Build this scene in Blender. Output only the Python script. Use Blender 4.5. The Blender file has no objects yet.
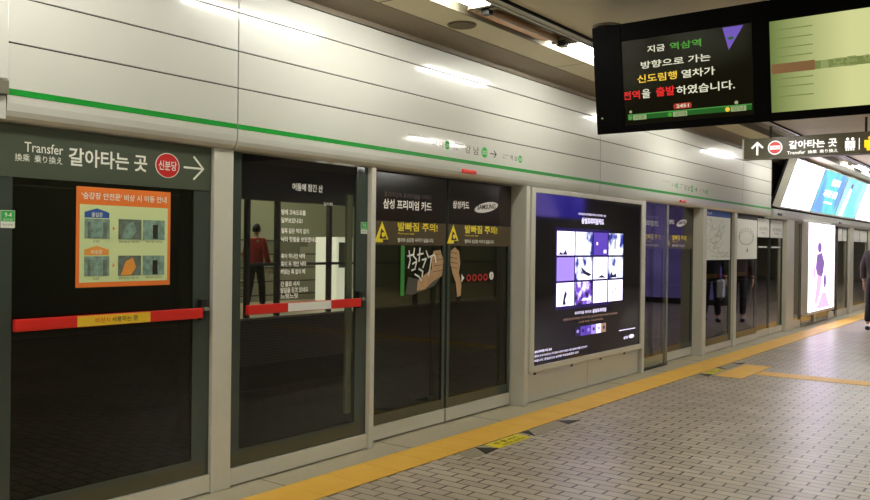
import bpy, bmesh, math, random
from mathutils import Vector, Matrix
random.seed(4)
SC = bpy.context.scene
COL = SC.collection

# ------------------------------------------------------------ camera
cam_d = bpy.data.cameras.new('camera')
cam_d.sensor_width = 36.0
cam_d.lens = 831.0 / 870.0 * 36.0
cam_d.clip_end = 200
cam = bpy.data.objects.new('camera', cam_d)
COL.objects.link(cam)
r_ = Vector((0.79845833, 0.60192922, 0.01206299))
d_ = Vector((0.01255315, 0.00338712, -0.99991547))
f_ = Vector((-0.60191919, 0.79854226, -0.00485163))
cam.matrix_world = Matrix(((r_.x, -d_.x, -f_.x, 3.889), (r_.y, -d_.y, -f_.y, 0.0), (r_.z, -d_.z, -f_.z, 1.44), (0, 0, 0, 1)))
SC.camera = cam
SC.view_settings.view_transform = 'Standard'
SC.view_settings.look = 'None'
SC.view_settings.gamma = 1.0
SC.view_settings.use_curve_mapping = False
SC.view_settings.exposure = 0.66
SC.cycles.use_denoising = True
SC.cycles.max_bounces = 8
SC.cycles.transparent_max_bounces = 24
SC.cycles.sample_clamp_indirect = 6.0

W = bpy.data.worlds.new('World')
SC.world = W
W.use_nodes = True
W.node_tree.nodes['Background'].inputs[0].default_value = (0.9, 0.95, 1.0, 1)
W.node_tree.nodes['Background'].inputs[1].default_value = 0.01

LAMP = 29.0        # strength of a fluorescent tube
LAMP_COL = (1.0, 0.985, 0.91)


# ------------------------------------------------------------ materials
def C(r, g, b):
    def f(v):
        v /= 255.0
        return v / 12.92 if v <= .04045 else ((v + .055) / 1.055) ** 2.4
    return (f(r), f(g), f(b), 1.0)


def nt(name):
    m = bpy.data.materials.new(name)
    m.use_nodes = True
    return m, m.node_tree, m.node_tree.nodes['Principled BSDF']


def mat(name, col, rough=.5, metal=0.0, noise=0.0, nscale=8.0, spec=.5, emit=0.0, ecol=None, coat=0.0, bump=0.0, alpha=1.0):
    m, t, b = nt(name)
    b.inputs['Roughness'].default_value = rough
    b.inputs['Metallic'].default_value = metal
    b.inputs['Specular IOR Level'].default_value = spec
    b.inputs['Coat Weight'].default_value = coat
    b.inputs['Coat Roughness'].default_value = .07
    b.inputs['Alpha'].default_value = alpha
    if emit:
        b.inputs['Emission Color'].default_value = ecol or col
        b.inputs['Emission Strength'].default_value = emit
    b.inputs['Base Color'].default_value = col
    if noise or bump:
        tc = t.nodes.new('ShaderNodeTexCoord')
        n = t.nodes.new('ShaderNodeTexNoise')
        n.inputs['Scale'].default_value = nscale
        n.inputs['Detail'].default_value = 6
        t.links.new(tc.outputs['Object'], n.inputs['Vector'])
        if noise:
            mx = t.nodes.new('ShaderNodeMix')
            mx.data_type = 'RGBA'
            mx.inputs[6].default_value = tuple(c * (1 - noise) for c in col[:3]) + (1,)
            mx.inputs[7].default_value = tuple(min(1, c * (1 + noise)) for c in col[:3]) + (1,)
            t.links.new(n.outputs['Fac'], mx.inputs[0])
            t.links.new(mx.outputs[2], b.inputs['Base Color'])
        if bump:
            bp = t.nodes.new('ShaderNodeBump')
            bp.inputs['Strength'].default_value = bump
            bp.inputs['Distance'].default_value = .004
            t.links.new(n.outputs['Fac'], bp.inputs['Height'])
            t.links.new(bp.outputs[0], b.inputs['Normal'])
    return m


def emi(name, col, s):
    return mat(name, C(10, 10, 10), .3, emit=s, ecol=col)


def glass_mat(name, tint, f0=.08, film=0.0, filmcol=None):
    """tinted laminated pane: clear transmission times tint plus a Schlick mirror reflection off the front face"""
    m, t, b = nt(name)
    t.nodes.remove(b)
    N, L = t.nodes, t.links
    out = N['Material Output']
    tr = N.new('ShaderNodeBsdfTransparent')
    tr.inputs[0].default_value = tint
    gl = N.new('ShaderNodeBsdfGlossy')
    gl.inputs['Roughness'].default_value = .015
    gl.inputs['Color'].default_value = (1, .98, .9, 1)
    lw = N.new('ShaderNodeLayerWeight')
    lw.inputs[0].default_value = .5
    p = N.new('ShaderNodeMath'); p.operation = 'POWER'; p.inputs[1].default_value = 4.5
    L.new(lw.outputs['Facing'], p.inputs[0])
    mu = N.new('ShaderNodeMath'); mu.operation = 'MULTIPLY_ADD'
    mu.inputs[1].default_value = 1 - f0; mu.inputs[2].default_value = f0
    L.new(p.outputs[0], mu.inputs[0])
    geo = N.new('ShaderNodeNewGeometry')
    inv = N.new('ShaderNodeMath'); inv.operation = 'SUBTRACT'; inv.inputs[0].default_value = 1.0
    L.new(geo.outputs['Backfacing'], inv.inputs[1])
    m2 = N.new('ShaderNodeMath'); m2.operation = 'MULTIPLY'
    L.new(mu.outputs[0], m2.inputs[0]); L.new(inv.outputs[0], m2.inputs[1])
    mix = N.new('ShaderNodeMixShader')
    L.new(m2.outputs[0], mix.inputs[0])
    if film:
        df = N.new('ShaderNodeBsdfDiffuse'); df.inputs[0].default_value = filmcol
        mf = N.new('ShaderNodeMixShader'); mf.inputs[0].default_value = film
        L.new(tr.outputs[0], mf.inputs[1]); L.new(df.outputs[0], mf.inputs[2])
        L.new(mf.outputs[0], mix.inputs[1])
    else:
        L.new(tr.outputs[0], mix.inputs[1])
    L.new(gl.outputs[0], mix.inputs[2])
    L.new(mix.outputs[0], out.inputs['Surface'])
    return m


def brick_floor():
    m, t, b = nt('floor_brick')
    N, L = t.nodes, t.links
    tc = N.new('ShaderNodeTexCoord')
    mp = N.new('ShaderNodeMapping')
    mp.inputs['Location'].default_value = (.024, -.0135, 0)
    mp.inputs['Scale'].default_value = (.6, 1, 1)
    L.new(tc.outputs['Object'], mp.inputs[0])
    br = N.new('ShaderNodeTexBrick')
    br.offset = .5
    br.inputs['Scale'].default_value = 1.0
    br.inputs['Brick Width'].default_value = .12
    br.inputs['Row Height'].default_value = .0875
    br.inputs['Mortar Size'].default_value = .0044
    br.inputs['Mortar Smooth'].default_value = .25
    br.inputs['Bias'].default_value = 0
    br.inputs['Color1'].default_value = C(204, 192, 174)
    br.inputs['Color2'].default_value = C(184, 172, 154)
    br.inputs['Mortar'].default_value = C(58, 48, 38)
    L.new(mp.outputs[0], br.inputs['Vector'])
    n = N.new('ShaderNodeTexNoise'); n.inputs['Scale'].default_value = 1.3; n.inputs['Detail'].default_value = 8
    L.new(tc.outputs['Object'], n.inputs['Vector'])
    mx = N.new('ShaderNodeMix'); mx.data_type = 'RGBA'; mx.blend_type = 'MULTIPLY'; mx.inputs[0].default_value = .55
    cr = N.new('ShaderNodeValToRGB')
    cr.color_ramp.elements[0].position = .3; cr.color_ramp.elements[0].color = (.52, .49, .45, 1)
    cr.color_ramp.elements[1].position = .7; cr.color_ramp.elements[1].color = (1, 1, 1, 1)
    L.new(n.outputs['Fac'], cr.inputs[0])
    L.new(br.outputs['Color'], mx.inputs[6]); L.new(cr.outputs[0], mx.inputs[7])
    L.new(mx.outputs[2], b.inputs['Base Color'])
    b.inputs['Roughness'].default_value = .34
    b.inputs['Specular IOR Level'].default_value = .55
    bp = N.new('ShaderNodeBump'); bp.inputs['Strength'].default_value = .8; bp.inputs['Distance'].default_value = .003; bp.invert = True
    L.new(br.outputs['Fac'], bp.inputs['Height'])
    L.new(bp.outputs[0], b.inputs['Normal'])
    return m


def dotted(name, base, dot, cell, rough=.6):
    m, t, b = nt(name)
    N, L = t.nodes, t.links
    tc = N.new('ShaderNodeTexCoord')
    v = N.new('ShaderNodeTexVoronoi'); v.inputs['Scale'].default_value = 1 / cell; v.inputs['Randomness'].default_value = 0.0
    L.new(tc.outputs['Object'], v.inputs['Vector'])
    cr = N.new('ShaderNodeValToRGB')
    cr.color_ramp.elements[0].position = .25; cr.color_ramp.elements[0].color = dot
    cr.color_ramp.elements[1].position = .4; cr.color_ramp.elements[1].color = base
    L.new(v.outputs['Distance'], cr.inputs[0])
    L.new(cr.outputs[0], b.inputs['Base Color'])
    b.inputs['Roughness'].default_value = rough
    return m


def tactile_mat():
    m, t, b = nt('tactile_yellow')
    N, L = t.nodes, t.links
    tc = N.new('ShaderNodeTexCoord')
    v = N.new('ShaderNodeTexVoronoi'); v.inputs['Scale'].default_value = 20; v.inputs['Randomness'].default_value = 0
    L.new(tc.outputs['Object'], v.inputs['Vector'])
    n = N.new('ShaderNodeTexNoise'); n.inputs['Scale'].default_value = 5; n.inputs['Detail'].default_value = 8
    L.new(tc.outputs['Object'], n.inputs['Vector'])
    mx = N.new('ShaderNodeMix'); mx.data_type = 'RGBA'
    mx.inputs[6].default_value = C(228, 172, 56); mx.inputs[7].default_value = C(246, 200, 92)
    L.new(n.outputs['Fac'], mx.inputs[0])
    L.new(mx.outputs[2], b.inputs['Base Color'])
    b.inputs['Roughness'].default_value = .5
    bp = N.new('ShaderNodeBump'); bp.inputs['Strength'].default_value = .5; bp.inputs['Distance'].default_value = .004; bp.invert = True
    L.new(v.outputs['Distance'], bp.inputs['Height'])
    L.new(bp.outputs[0], b.inputs['Normal'])
    return m


def picture_emit(name, c0, c1, c2, scale, s):
    """printed backlit picture: soft coloured blobs"""
    m, t, b = nt(name)
    N, L = t.nodes, t.links
    tc = N.new('ShaderNodeTexCoord')
    n = N.new('ShaderNodeTexNoise'); n.inputs['Scale'].default_value = scale; n.inputs['Detail'].default_value = 2
    L.new(tc.outputs['Object'], n.inputs['Vector'])
    cr = N.new('ShaderNodeValToRGB')
    cr.color_ramp.elements[0].position = .38; cr.color_ramp.elements[0].color = c0
    cr.color_ramp.elements[1].position = .62; cr.color_ramp.elements[1].color = c2
    e = cr.color_ramp.elements.new(.5); e.color = c1
    L.new(n.outputs['Fac'], cr.inputs[0])
    b.inputs['Base Color'].default_value = C(20, 18, 22)
    b.inputs['Roughness'].default_value = .2
    L.new(cr.outputs[0], b.inputs['Emission Color'])
    b.inputs['Emission Strength'].default_value = s
    return m


M = {}
M['panel'] = mat('cream_enamel_panel', C(196, 197, 190), .34, 0.0, noise=.02, nscale=2, spec=.55, coat=.6)
M['groove'] = mat('dark_gap', C(18, 16, 14), .9)
M['green'] = mat('green_stripe', C(0, 142, 42), .35)
M['alu'] = mat('brushed_aluminium', C(204, 202, 190), .38, .1, noise=.04, nscale=30)
M['alu_dark'] = mat('dull_aluminium', C(120, 118, 104), .45, .4)
M['frit'] = mat('grey_green_painted_glass', C(60, 68, 62), .06, spec=.6)
M['frit_light'] = mat('pale_grey_glass_edge', C(120, 124, 112), .15)
M['signband'] = mat('grey_green_sign_glass', C(72, 80, 66), .3, spec=.4)
M['white'] = mat('white_lettering', C(235, 235, 225), .5)
M['white_film'] = mat('white_film', C(226, 228, 222), .45)
M['black'] = mat('black_plastic', C(16, 14, 13), .35)
M['matt_black'] = mat('matt_black', C(12, 10, 9), .8)
M['red'] = mat('red_lettering_disc', C(196, 26, 26), .4)
M['bar_red'] = mat('red_push_bar', C(205, 32, 22), .35)
M['bar_yellow'] = mat('yellow_label', C(228, 190, 40), .5)
M['ink'] = mat('black_ink', C(30, 24, 20), .6)
M['orange'] = mat('orange_print', C(232, 120, 40), .5)
M['pale_green'] = mat('pale_green_paper', C(206, 222, 164), .55)
M['blue'] = mat('blue_print', C(40, 84, 160), .5)
M['orange_l'] = mat('light_orange_print', C(226, 150, 60), .5)
M['photo'] = mat('grey_green_photo_print', C(120, 150, 136), .5, noise=.9, nscale=34)
M['photo2'] = mat('dark_photo_print', C(96, 108, 96), .5, noise=.95, nscale=26)
M['lab_green'] = mat('green_label', C(40, 170, 70), .5)
M['banner'] = mat('black_brown_film', C(30, 17, 14), .12, spec=.5)
M['warnband'] = mat('brown_warning_film', C(82, 70, 50), .2, spec=.4)
M['warn_y'] = mat('yellow_warning_print', C(240, 216, 30), .5)
M['greytxt'] = mat('grey_lettering', C(96, 84, 78), .5)
M['silver_logo'] = mat('silver_logo', C(206, 204, 200), .35)
M['skin_print'] = mat('printed_skin_tone', C(184, 146, 104), .5, noise=.3, nscale=14)  # colour of the reflected hand drawn on the door glass
M['sleeve_print'] = mat('printed_grey_sleeve', C(70, 68, 60), .5, noise=.2, nscale=10)  # colour of the reflected sleeve drawn on the door glass
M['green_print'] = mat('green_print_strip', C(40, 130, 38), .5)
M['glass'] = glass_mat('tinted_door_glass', (.84, .85, .78, 1), .05)
M['glass_dark'] = glass_mat('dark_tinted_door_glass', (.34, .34, .28, 1), .045)
M['glass_mid'] = glass_mat('mid_tinted_door_glass', (.56, .56, .50, 1), .055)
M['red_lamp'] = mat('red_lamp_lens', C(170, 38, 22), .3, emit=.25, ecol=C(200, 40, 20))
M['concrete'] = mat('granite_kerb', C(176, 168, 146), .55, noise=.14, nscale=60)
M['floor'] = brick_floor()
M['tactile'] = tactile_mat()
M['sticker_y'] = mat('yellow_floor_sticker', C(232, 216, 30), .5, noise=.08, nscale=20)
M['sticker_k'] = mat('dark_floor_sticker', C(52, 50, 40), .6, noise=.2, nscale=30)
M['sticker_g'] = mat('grey_floor_sticker', C(158, 150, 128), .5, noise=.06, nscale=20)
M['ceil'] = mat('cream_ceiling_panel', C(232, 224, 192), .6, noise=.04, nscale=1.5)
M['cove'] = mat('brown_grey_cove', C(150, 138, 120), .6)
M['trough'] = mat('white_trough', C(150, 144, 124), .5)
M['reflector'] = mat('copper_tinted_reflector', C(196, 140, 84), .3, .6, noise=.25, nscale=6)
M['tube_on'] = mat('lit_tube', C(240, 240, 230), .3, emit=LAMP, ecol=LAMP_COL + (1,))
M['tube_off'] = mat('unlit_tube', C(190, 170, 150), .3)
M['speaker'] = mat('speaker_grille', C(118, 106, 76), .7)
M['tv_body'] = mat('display_black_casing', C(5, 4, 4), .5, spec=.06)
M['tv_glass'] = mat('display_black_glass', C(8, 8, 6), .08, emit=.02, ecol=C(120, 110, 60))
M['signbox'] = mat('olive_sign_face', C(74, 68, 48), .35, emit=.10, ecol=C(120, 112, 84))
M['sign_white'] = emi('lit_white_lettering', C(255, 252, 240), 1.0)
M['sign_red'] = emi('lit_red_disc', C(200, 50, 46), .9)
M['sign_yellow'] = emi('lit_yellow_symbol', C(250, 200, 20), 1.0)
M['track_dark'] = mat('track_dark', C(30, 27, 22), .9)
M['dots'] = dotted('perforated_grey_panel', C(80, 76, 64), C(24, 22, 18), .05)
M['opp_wall'] = mat('opposite_wall_tile', C(140, 143, 114), .5, noise=.05)
M['opp_floor'] = mat('opposite_floor', C(176, 160, 130), .5)
M['steel_dark'] = mat('dark_steel_frame', C(38, 36, 30), .5)
M['steel_mid'] = mat('olive_steel_frame', C(66, 63, 50), .5)
M['vend'] = mat('white_cabinet', C(226, 226, 214), .4, emit=.45, ecol=C(230, 232, 215))  # brightness put into the material as an even glow over the cabinet
M['jacket_red'] = mat('red_jacket', C(206, 36, 34), .8, noise=.15, nscale=12)
M['trouser'] = mat('charcoal_trousers', C(26, 25, 27), .9, noise=.2, nscale=20)
M['coat'] = mat('dark_grey_coat', C(62, 54, 50), .9, noise=.2, nscale=15)
M['coat2'] = mat('black_coat', C(24, 22, 22), .9, noise=.2, nscale=15)
M['skin'] = mat('skin', C(206, 158, 128), .55, noise=.05)
M['hair'] = mat('black_hair', C(18, 14, 12), .6)
M['shoe'] = mat('black_shoe', C(16, 15, 15), .4)
M['cloth_pale'] = mat('pale_bag', C(190, 196, 206), .6)
M['stairs'] = mat('grey_stair', C(130, 128, 108), .6)


# ------------------------------------------------------------ mesh builder
class Frame:
    def __init__(s, o, u, v, w):
        s.o, s.u, s.v, s.w = Vector(o), Vector(u), Vector(v), Vector(w)

    def __call__(s, a, b, c):
        return s.o + s.u * a + s.v * b + s.w * c


WALL = Frame((0, 0, 0), (0, 1, 0), (0, 0, 1), (1, 0, 0))       # u = along the platform, v = up, w = out from the screen
FLAT = Frame((0, 0, 0), (1, 0, 0), (0, 1, 0), (0, 0, 1))       # plain x, y, z
_tc = {}


def text_geo(body, bold):
    k = (body, bold)
    if k in _tc:
        return _tc[k]
    cu = bpy.data.curves.new('t', 'FONT')
    cu.body = body
    cu.offset = bold
    cu.resolution_u = 2
    o = bpy.data.objects.new('t', cu)
    COL.objects.link(o)
    dg = bpy.context.evaluated_depsgraph_get()
    dg.update()
    me = bpy.data.meshes.new_from_object(o.evaluated_get(dg))
    vs = [tuple(v.co) for v in me.vertices]
    fs = [tuple(p.vertices) for p in me.polygons]
    bpy.data.objects.remove(o)
    bpy.data.curves.remove(cu)
    bpy.data.meshes.remove(me)
    x0 = min(v[0] for v in vs); x1 = max(v[0] for v in vs); y0 = min(v[1] for v in vs); y1 = max(v[1] for v in vs)
    vs = [((v[0] - x0) / (x1 - x0 + 1e-9), (v[1] - y0) / (y1 - y0 + 1e-9)) for v in vs]
    _tc[k] = (vs, fs)
    return _tc[k]


class MB:
    def __init__(s, frame=WALL):
        s.f = frame; s.v = []; s.fc = []; s.mi = []; s.mats = []; s.sm = []

    def m(s, name):
        if name not in s.mats:
            s.mats.append(name)
        return s.mats.index(name)

    def add(s, pts, faces, m, smooth=False):
        b = len(s.v)
        s.v += [s.f(*p) for p in pts]
        k = s.m(m)
        for f in faces:
            s.fc.append([b + i for i in f]); s.mi.append(k); s.sm.append(smooth)
        return s

    def box(s, u0, u1, v0, v1, w0, w1, m):
        p = [(u, v, w) for w in (w0, w1) for v in (v0, v1) for u in (u0, u1)]
        return s.add(p, [(0, 2, 3, 1), (4, 5, 7, 6), (0, 1, 5, 4), (2, 6, 7, 3), (0, 4, 6, 2), (1, 3, 7, 5)], m)

    def text(s, body, u0, u1, v0, v1, w, m, bold=0.0, shear=(0, 0)):
        vs, fs = text_geo(body, bold)
        pts = [(u0 + x * (u1 - u0), v0 + y * (v1 - v0) + shear[0] * x, w) for x, y in vs]
        return s.add(pts, fs, m)

    def poly(s, pts, w, m, t=.001):
        """flat outline pts (u, v) extruded from w-t to w"""
        n = len(pts)
        P = [(a, b, w - t) for a, b in pts] + [(a, b, w) for a, b in pts]
        F = [tuple(range(n, 2 * n)), tuple(reversed(range(n)))] + [(i, (i + 1) % n, n + (i + 1) % n, n + i) for i in range(n)]
        return s.add(P, F, m)

    def disc(s, cu, cv, r, w, m, t=.001, ru=None, n=28):
        ru = ru or r
        return s.poly([(cu + ru * math.cos(2 * math.pi * i / n), cv + r * math.sin(2 * math.pi * i / n)) for i in range(n)], w, m, t)

    def ring(s, cu, cv, r0, r1, w, m, n=28, ru=1.0):
        P = []
        for r in (r0, r1):
            P += [(cu + ru * r * math.cos(2 * math.pi * i / n), cv + r * math.sin(2 * math.pi * i / n), w) for i in range(n)]
        return s.add(P, [(i, (i + 1) % n, n + (i + 1) % n, n + i)[::-1] for i in range(n)], m)

    def profile(s, prof, u0, u1, m, smooth=False):
        """(w, v) closed outline swept along u"""
        n = len(prof)
        P = [(u0, v, w) for w, v in prof] + [(u1, v, w) for w, v in prof]
        F = [tuple(range(n)), tuple(reversed(range(n, 2 * n)))]
        F += [(i, n + i, n + (i + 1) % n, (i + 1) % n) for i in range(n)]
        return s.add(P, F, m, False)

    def tube(s, a, b, r, m, n=12):
        a, b = Vector(a), Vector(b)
        d = (b - a).normalized()
        x = d.orthogonal().normalized(); y = d.cross(x)
        P = []
        for c in (a, b):
            P += [tuple(c + (x * math.cos(2 * math.pi * i / n) + y * math.sin(2 * math.pi * i / n)) * r) for i in range(n)]
        F = [(i, (i + 1) % n, n + (i + 1) % n, n + i) for i in range(n)]
        s.add(P, F, m, True)
        return s.add(P, [tuple(reversed(range(n))), tuple(range(n, 2 * n))], m)

    def stroke(s, pts, wd, w, m):
        """hand-drawn line of width wd"""
        for a, b in zip(pts, pts[1:]):
            dx, dy = b[0] - a[0], b[1] - a[1]
            L = math.hypot(dx, dy) or 1
            nx, ny = -dy / L * wd / 2, dx / L * wd / 2
            ex, ey = dx / L * wd * .3, dy / L * wd * .3
            s.poly([(a[0] - nx - ex, a[1] - ny - ey), (b[0] - nx + ex, b[1] - ny + ey), (b[0] + nx + ex, b[1] + ny + ey), (a[0] + nx - ex, a[1] + ny - ey)], w, m)
        return s

    def build(s, name, parent=None, bevel=0.0):
        off = Vector((0, 0, 0))
        p = parent
        while p:
            off += p.location; p = p.parent
        me = bpy.data.meshes.new(name)
        if parent is None:
            xs = [v.x for v in s.v]; ys = [v.y for v in s.v]; zs = [v.z for v in s.v]
            off = Vector(((min(xs) + max(xs)) / 2, (min(ys) + max(ys)) / 2, min(zs)))
        me.from_pydata([tuple(v - off) for v in s.v], [], s.fc)
        for n in s.mats:
            me.materials.append(M[n])
        for i, pl in enumerate(me.polygons):
            pl.material_index = s.mi[i]; pl.use_smooth = s.sm[i]
        bm = bmesh.new(); bm.from_mesh(me)
        if bevel:
            pass
        bm.to_mesh(me); bm.free()
        o = bpy.data.objects.new(name, me)
        COL.objects.link(o)
        if parent is None:
            o.location = off
        else:
            o.parent = parent
        if bevel:
            bv = o.modifiers.new('bevel', 'BEVEL'); bv.width = bevel; bv.segments = 2; bv.limit_method = 'ANGLE'
        return o


def tag(o, label, cat, group=None, kind=None):
    o['label'] = label; o['category'] = cat
    if group: o['group'] = group
    if kind: o['kind'] = kind
    return o


def thing(name, loc, label, cat, group=None):
    o = bpy.data.objects.new(name, None)
    o.empty_display_size = .1
    COL.objects.link(o)
    o.location = loc
    return tag(o, label, cat, group)


def struct(o, label=None):
    o['kind'] = 'structure'
    if label: o['label'] = label
    return o


# ============================================================ STRUCTURE
YA, YB = -7.0, 46.0
XR = 9.0
# brick floor: object origin at world origin keeps the bond in place
b = MB(FLAT).box(.22, XR, YA, YB, -.12, 0, 'floor')
o = b.build('floor'); o.data.transform(Matrix.Translation(o.location)); o.location = (0, 0, 0); struct(o, 'grey brick paved platform floor')
b = MB(FLAT)
b.box(-.22, .22, YA, YB, -.12, 0, 'concrete')
for y in [3.42 + 1.2 * k for k in range(-6, 30)]:
    b.box(-.2, .22, y, y + .004, -.001, .0008, 'groove')
struct(b.build('trim_1'), 'granite kerb under the screen doors')

# ceiling: slabs with thin joints
b = MB(FLAT)
zc = 3.05
for (x0, x1) in ((.255, .595), (.985, 3.7), (4.1, 7.0), (7.4, XR)):
    ys = [YA]
    y = 4.177 if x0 < .5 else 4.60
    pitch = 2.4
    k0 = math.floor((YA - y) / pitch)
    js = [y + pitch * k for k in range(k0, k0 + 26)]
    js = [YA] + [j for j in js if YA < j < YB] + [YB]
    for a, c in zip(js, js[1:]):
        b.box(x0, x1, a + .008, c - .008, zc, zc + .08, 'ceil')
        b.box(x0, x1, c - .008, c + .008, zc + .002, zc + .07, 'groove')
b.box(.2, XR, YA, YB, zc + .08, zc + .12, 'matt_black')
struct(b.build('ceiling'), 'cream panelled platform ceiling')
# cove between header top and ceiling
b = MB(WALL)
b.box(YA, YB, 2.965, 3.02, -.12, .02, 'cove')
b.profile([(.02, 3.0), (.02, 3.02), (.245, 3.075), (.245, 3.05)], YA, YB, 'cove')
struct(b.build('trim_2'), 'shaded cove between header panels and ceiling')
# end walls and far side wall
struct(MB(FLAT).box(-.3, XR, YA - .2, YA, 0, 3.2, 'opp_wall').build('wall_back'))
struct(MB(FLAT).box(-.3, XR, YB, YB + .2, 0, 3.2, 'ceil').build('wall_front'))
b = MB(FLAT).box(XR, XR + .2, YA, YB, 0, 3.2, 'opp_wall')
struct(b.build('wall_right'))
# track pit and opposite platform
b = MB(FLAT)
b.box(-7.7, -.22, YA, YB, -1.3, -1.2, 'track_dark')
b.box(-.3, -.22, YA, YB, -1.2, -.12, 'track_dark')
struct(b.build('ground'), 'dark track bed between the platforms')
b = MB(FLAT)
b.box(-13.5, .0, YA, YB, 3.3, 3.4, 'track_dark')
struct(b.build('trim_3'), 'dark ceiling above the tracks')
b = MB(FLAT)
b.box(-7.75, -7.7, YA, YB, -.76, .06, 'dots')
b.box(-13.5, -7.74, YA, YB, .0, .1, 'opp_floor')
b.box(-7.8, -7.76, YA, YB, -1.2, 0, 'track_dark')
struct(b.build('trim_4'), 'edge of the opposite platform with perforated panel')
b = MB(FLAT)
b.box(-13.6, -13.5, YA, YB, .1, 3.3, 'opp_wall')
struct(b.build('wall_left'), 'pale wall behind the opposite platform')

# ============================================================ HEADER over the screen doors
ROLL = [(-.10, 1.99), (0, 1.99), (.018, 1.996), (.034, 2.012), (.045, 2.036), (.05, 2.07), (.05, 2.342), (-.10, 2.342)]


def header(y0, y1, label, textc=None, lamp=None, rows=True):
    t = thing('header_panel', (0, (y0 + y1) / 2, 1.99), label, 'wall panel', 'header panels above the screen doors')
    b = MB()
    b.profile(ROLL, y0, y1, 'panel')
    if rows:
        for z0, z1 in ((2.350, 2.556), (2.564, 2.780), (2.788, 2.945)):
            b.box(y0, y1, z0, z1, .03, .05, 'panel')
        b.box(y0 - .004, y1 + .004, 2.335, 2.942, -.10, .038, 'groove')
    b.box(y1 - .002, y1 + .004, 2.0, 2.34, -.09, .02, 'groove').box(y0 - .004, y0 + .002, 2.0, 2.34, -.09, .02, 'groove')
    b.build('casing', t)
    MB().box(y0, y1, 2.107, 2.136, .0495, .0515, 'green').build('green_stripe', t)
    if textc is not None:
        c = textc
        b = MB()
        w = .0515
        b.text('Seoul Nat\'l Univ. of Education', c - .59, c - .33, 2.253, 2.268, w, 'greytxt')
        b.text('교 대', c - .30, c - .15, 2.205, 2.25, w, 'greytxt')
        b.disc(c - .105, 2.228, .034, w, 'lab_green')
        b.text('223', c - .133, c - .077, 2.215, 2.238, w + .001, 'white')
        b.text('Gangnam', c - .01, c + .11, 2.243, 2.262, w, 'ink')
        b.text('江南', c - .03, c + .04, 2.2, 2.218, w, 'greytxt')
        b.text('강 남', c + .135, c + .335, 2.19, 2.257, w, 'ink')
        b.disc(c + .42, 2.222, .044, w, 'lab_green')
        b.text('222', c + .385, c + .455, 2.208, 2.236, w + .001, 'white')
        b.stroke([(c + .51, 2.222), (c + .60, 2.222)], .008, w, 'ink')
        b.stroke([(c + .565, 2.25), (c + .60, 2.222), (c + .565, 2.194)], .008, w, 'ink')
        b.text('Yeoksam', c + .70, c + .80, 2.225, 2.24, w, 'greytxt')
        b.text('驛三', c + .70, c + .76, 2.2, 2.214, w, 'greytxt')
        b.text('역 삼', c + .82, c + .94, 2.195, 2.24, w, 'ink')
        b.disc(c + .99, 2.218, .033, w, 'lab_green')
        b.text('221', c + .965, c + 1.015, 2.206, 2.23, w + .001, 'white')
        b.build('station_lettering', t)
    if lamp is not None:
        b = MB()
        b.box(lamp - .1, lamp + .1, 2.03, 2.062, .03, .06, 'red_lamp')
        b.build('door_lamp', t, bevel=.008)
    return t


header(-3.2, 1.59, 'header panel at the left end beyond the vertical cover strip', 0.0 - .9, None)
header(1.845, 3.166, 'cream header panel above the transfer sign and emergency door at left edge')
header(3.174, 7.926, 'cream header panel with green stripe and station names above the nearest sliding doors', 5.34, 5.54)
header(7.934, 12.766, 'cream header panel above the second sliding doors, hung display in front of it', 10.2, 10.3)
header(12.774, 14.30, 'last cream header panel, beside the dark gap before the tilted lightboxes')

# vertical cover strip at left
b = MB()
b.box(1.63, 1.84, 2.17, 2.95, -.02, .075, 'panel')
b.box(1.60, 1.842, 2.10, 2.168, -.02, .08, 'alu_dark')
b.box(1.63, 1.84, 1.99, 2.10, -.02, .055, 'panel')
tag(b.build('cover_strip', bevel=.006), 'vertical cream cover strip with grey block at left edge of header', 'cover strip')

# beam continuing below the tilted lightboxes
b = MB()
b.profile([(-.10, 1.97), (0, 1.97), (.03, 1.99), (.045, 2.02), (.045, 2.13), (-.10, 2.13)], 14.46, 34, 'panel')
t = thing('header_beam', (0, 24, 1.97), 'low header beam running under the row of tilted lightboxes', 'beam')
b.build('casing', t)
for y in (14.85, 19.7, 24.6):
    MB().box(y - .12, y + .12, 2.03, 2.065, .03, .058, 'black').build('door_lamp', t)
struct(MB().box(14.31, 34, 2.135, 2.95, -.2, -.1, 'matt_black').build('trim_5'))


# ============================================================ POSTS
def post(y0, y1, x0, x1, label, z1=1.99):
    b = MB()
    b.box(y0, y1, 0, z1, x0, x1, 'alu')
    return tag(b.build('support_post', bevel=.004), label, 'post', 'aluminium posts of the screen door wall')


post(3.045, 3.185, -.10, .0, 'wide silver post between the transfer sign door and the poem door')
post(4.40, 4.447, -.12, .01, 'slim silver post between poem door and the nearest sliding doors')
post(6.46, 6.525, -.16, .045, 'silver post between nearest sliding doors and the purple advertisement')
post(9.085, 9.15, -.12, .045, 'slim silver post at the right edge of the purple advertisement')
post(11.10, 11.24, -.10, .04, 'silver post between the second sliding doors and first white map')
post(12.50, 12.63, -.08, .02, 'silver post between the two white maps')
post(15.45, 15.96, -.12, .02, 'wide silver post left of the glowing white advertisement')
post(20.92, 21.35, -.12, .02, 'silver post right of the glowing white advertisement, near the walking man')
post(23.4, 23.6, -.1, .02, 'farthest visible silver post beside the walking man')


# ============================================================ DOORS
def pane(u0, u1, v0, v1, w, m='glass', t=.008):
    return MB().box(u0, u1, v0, v1, w - t, w, m)


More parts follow.
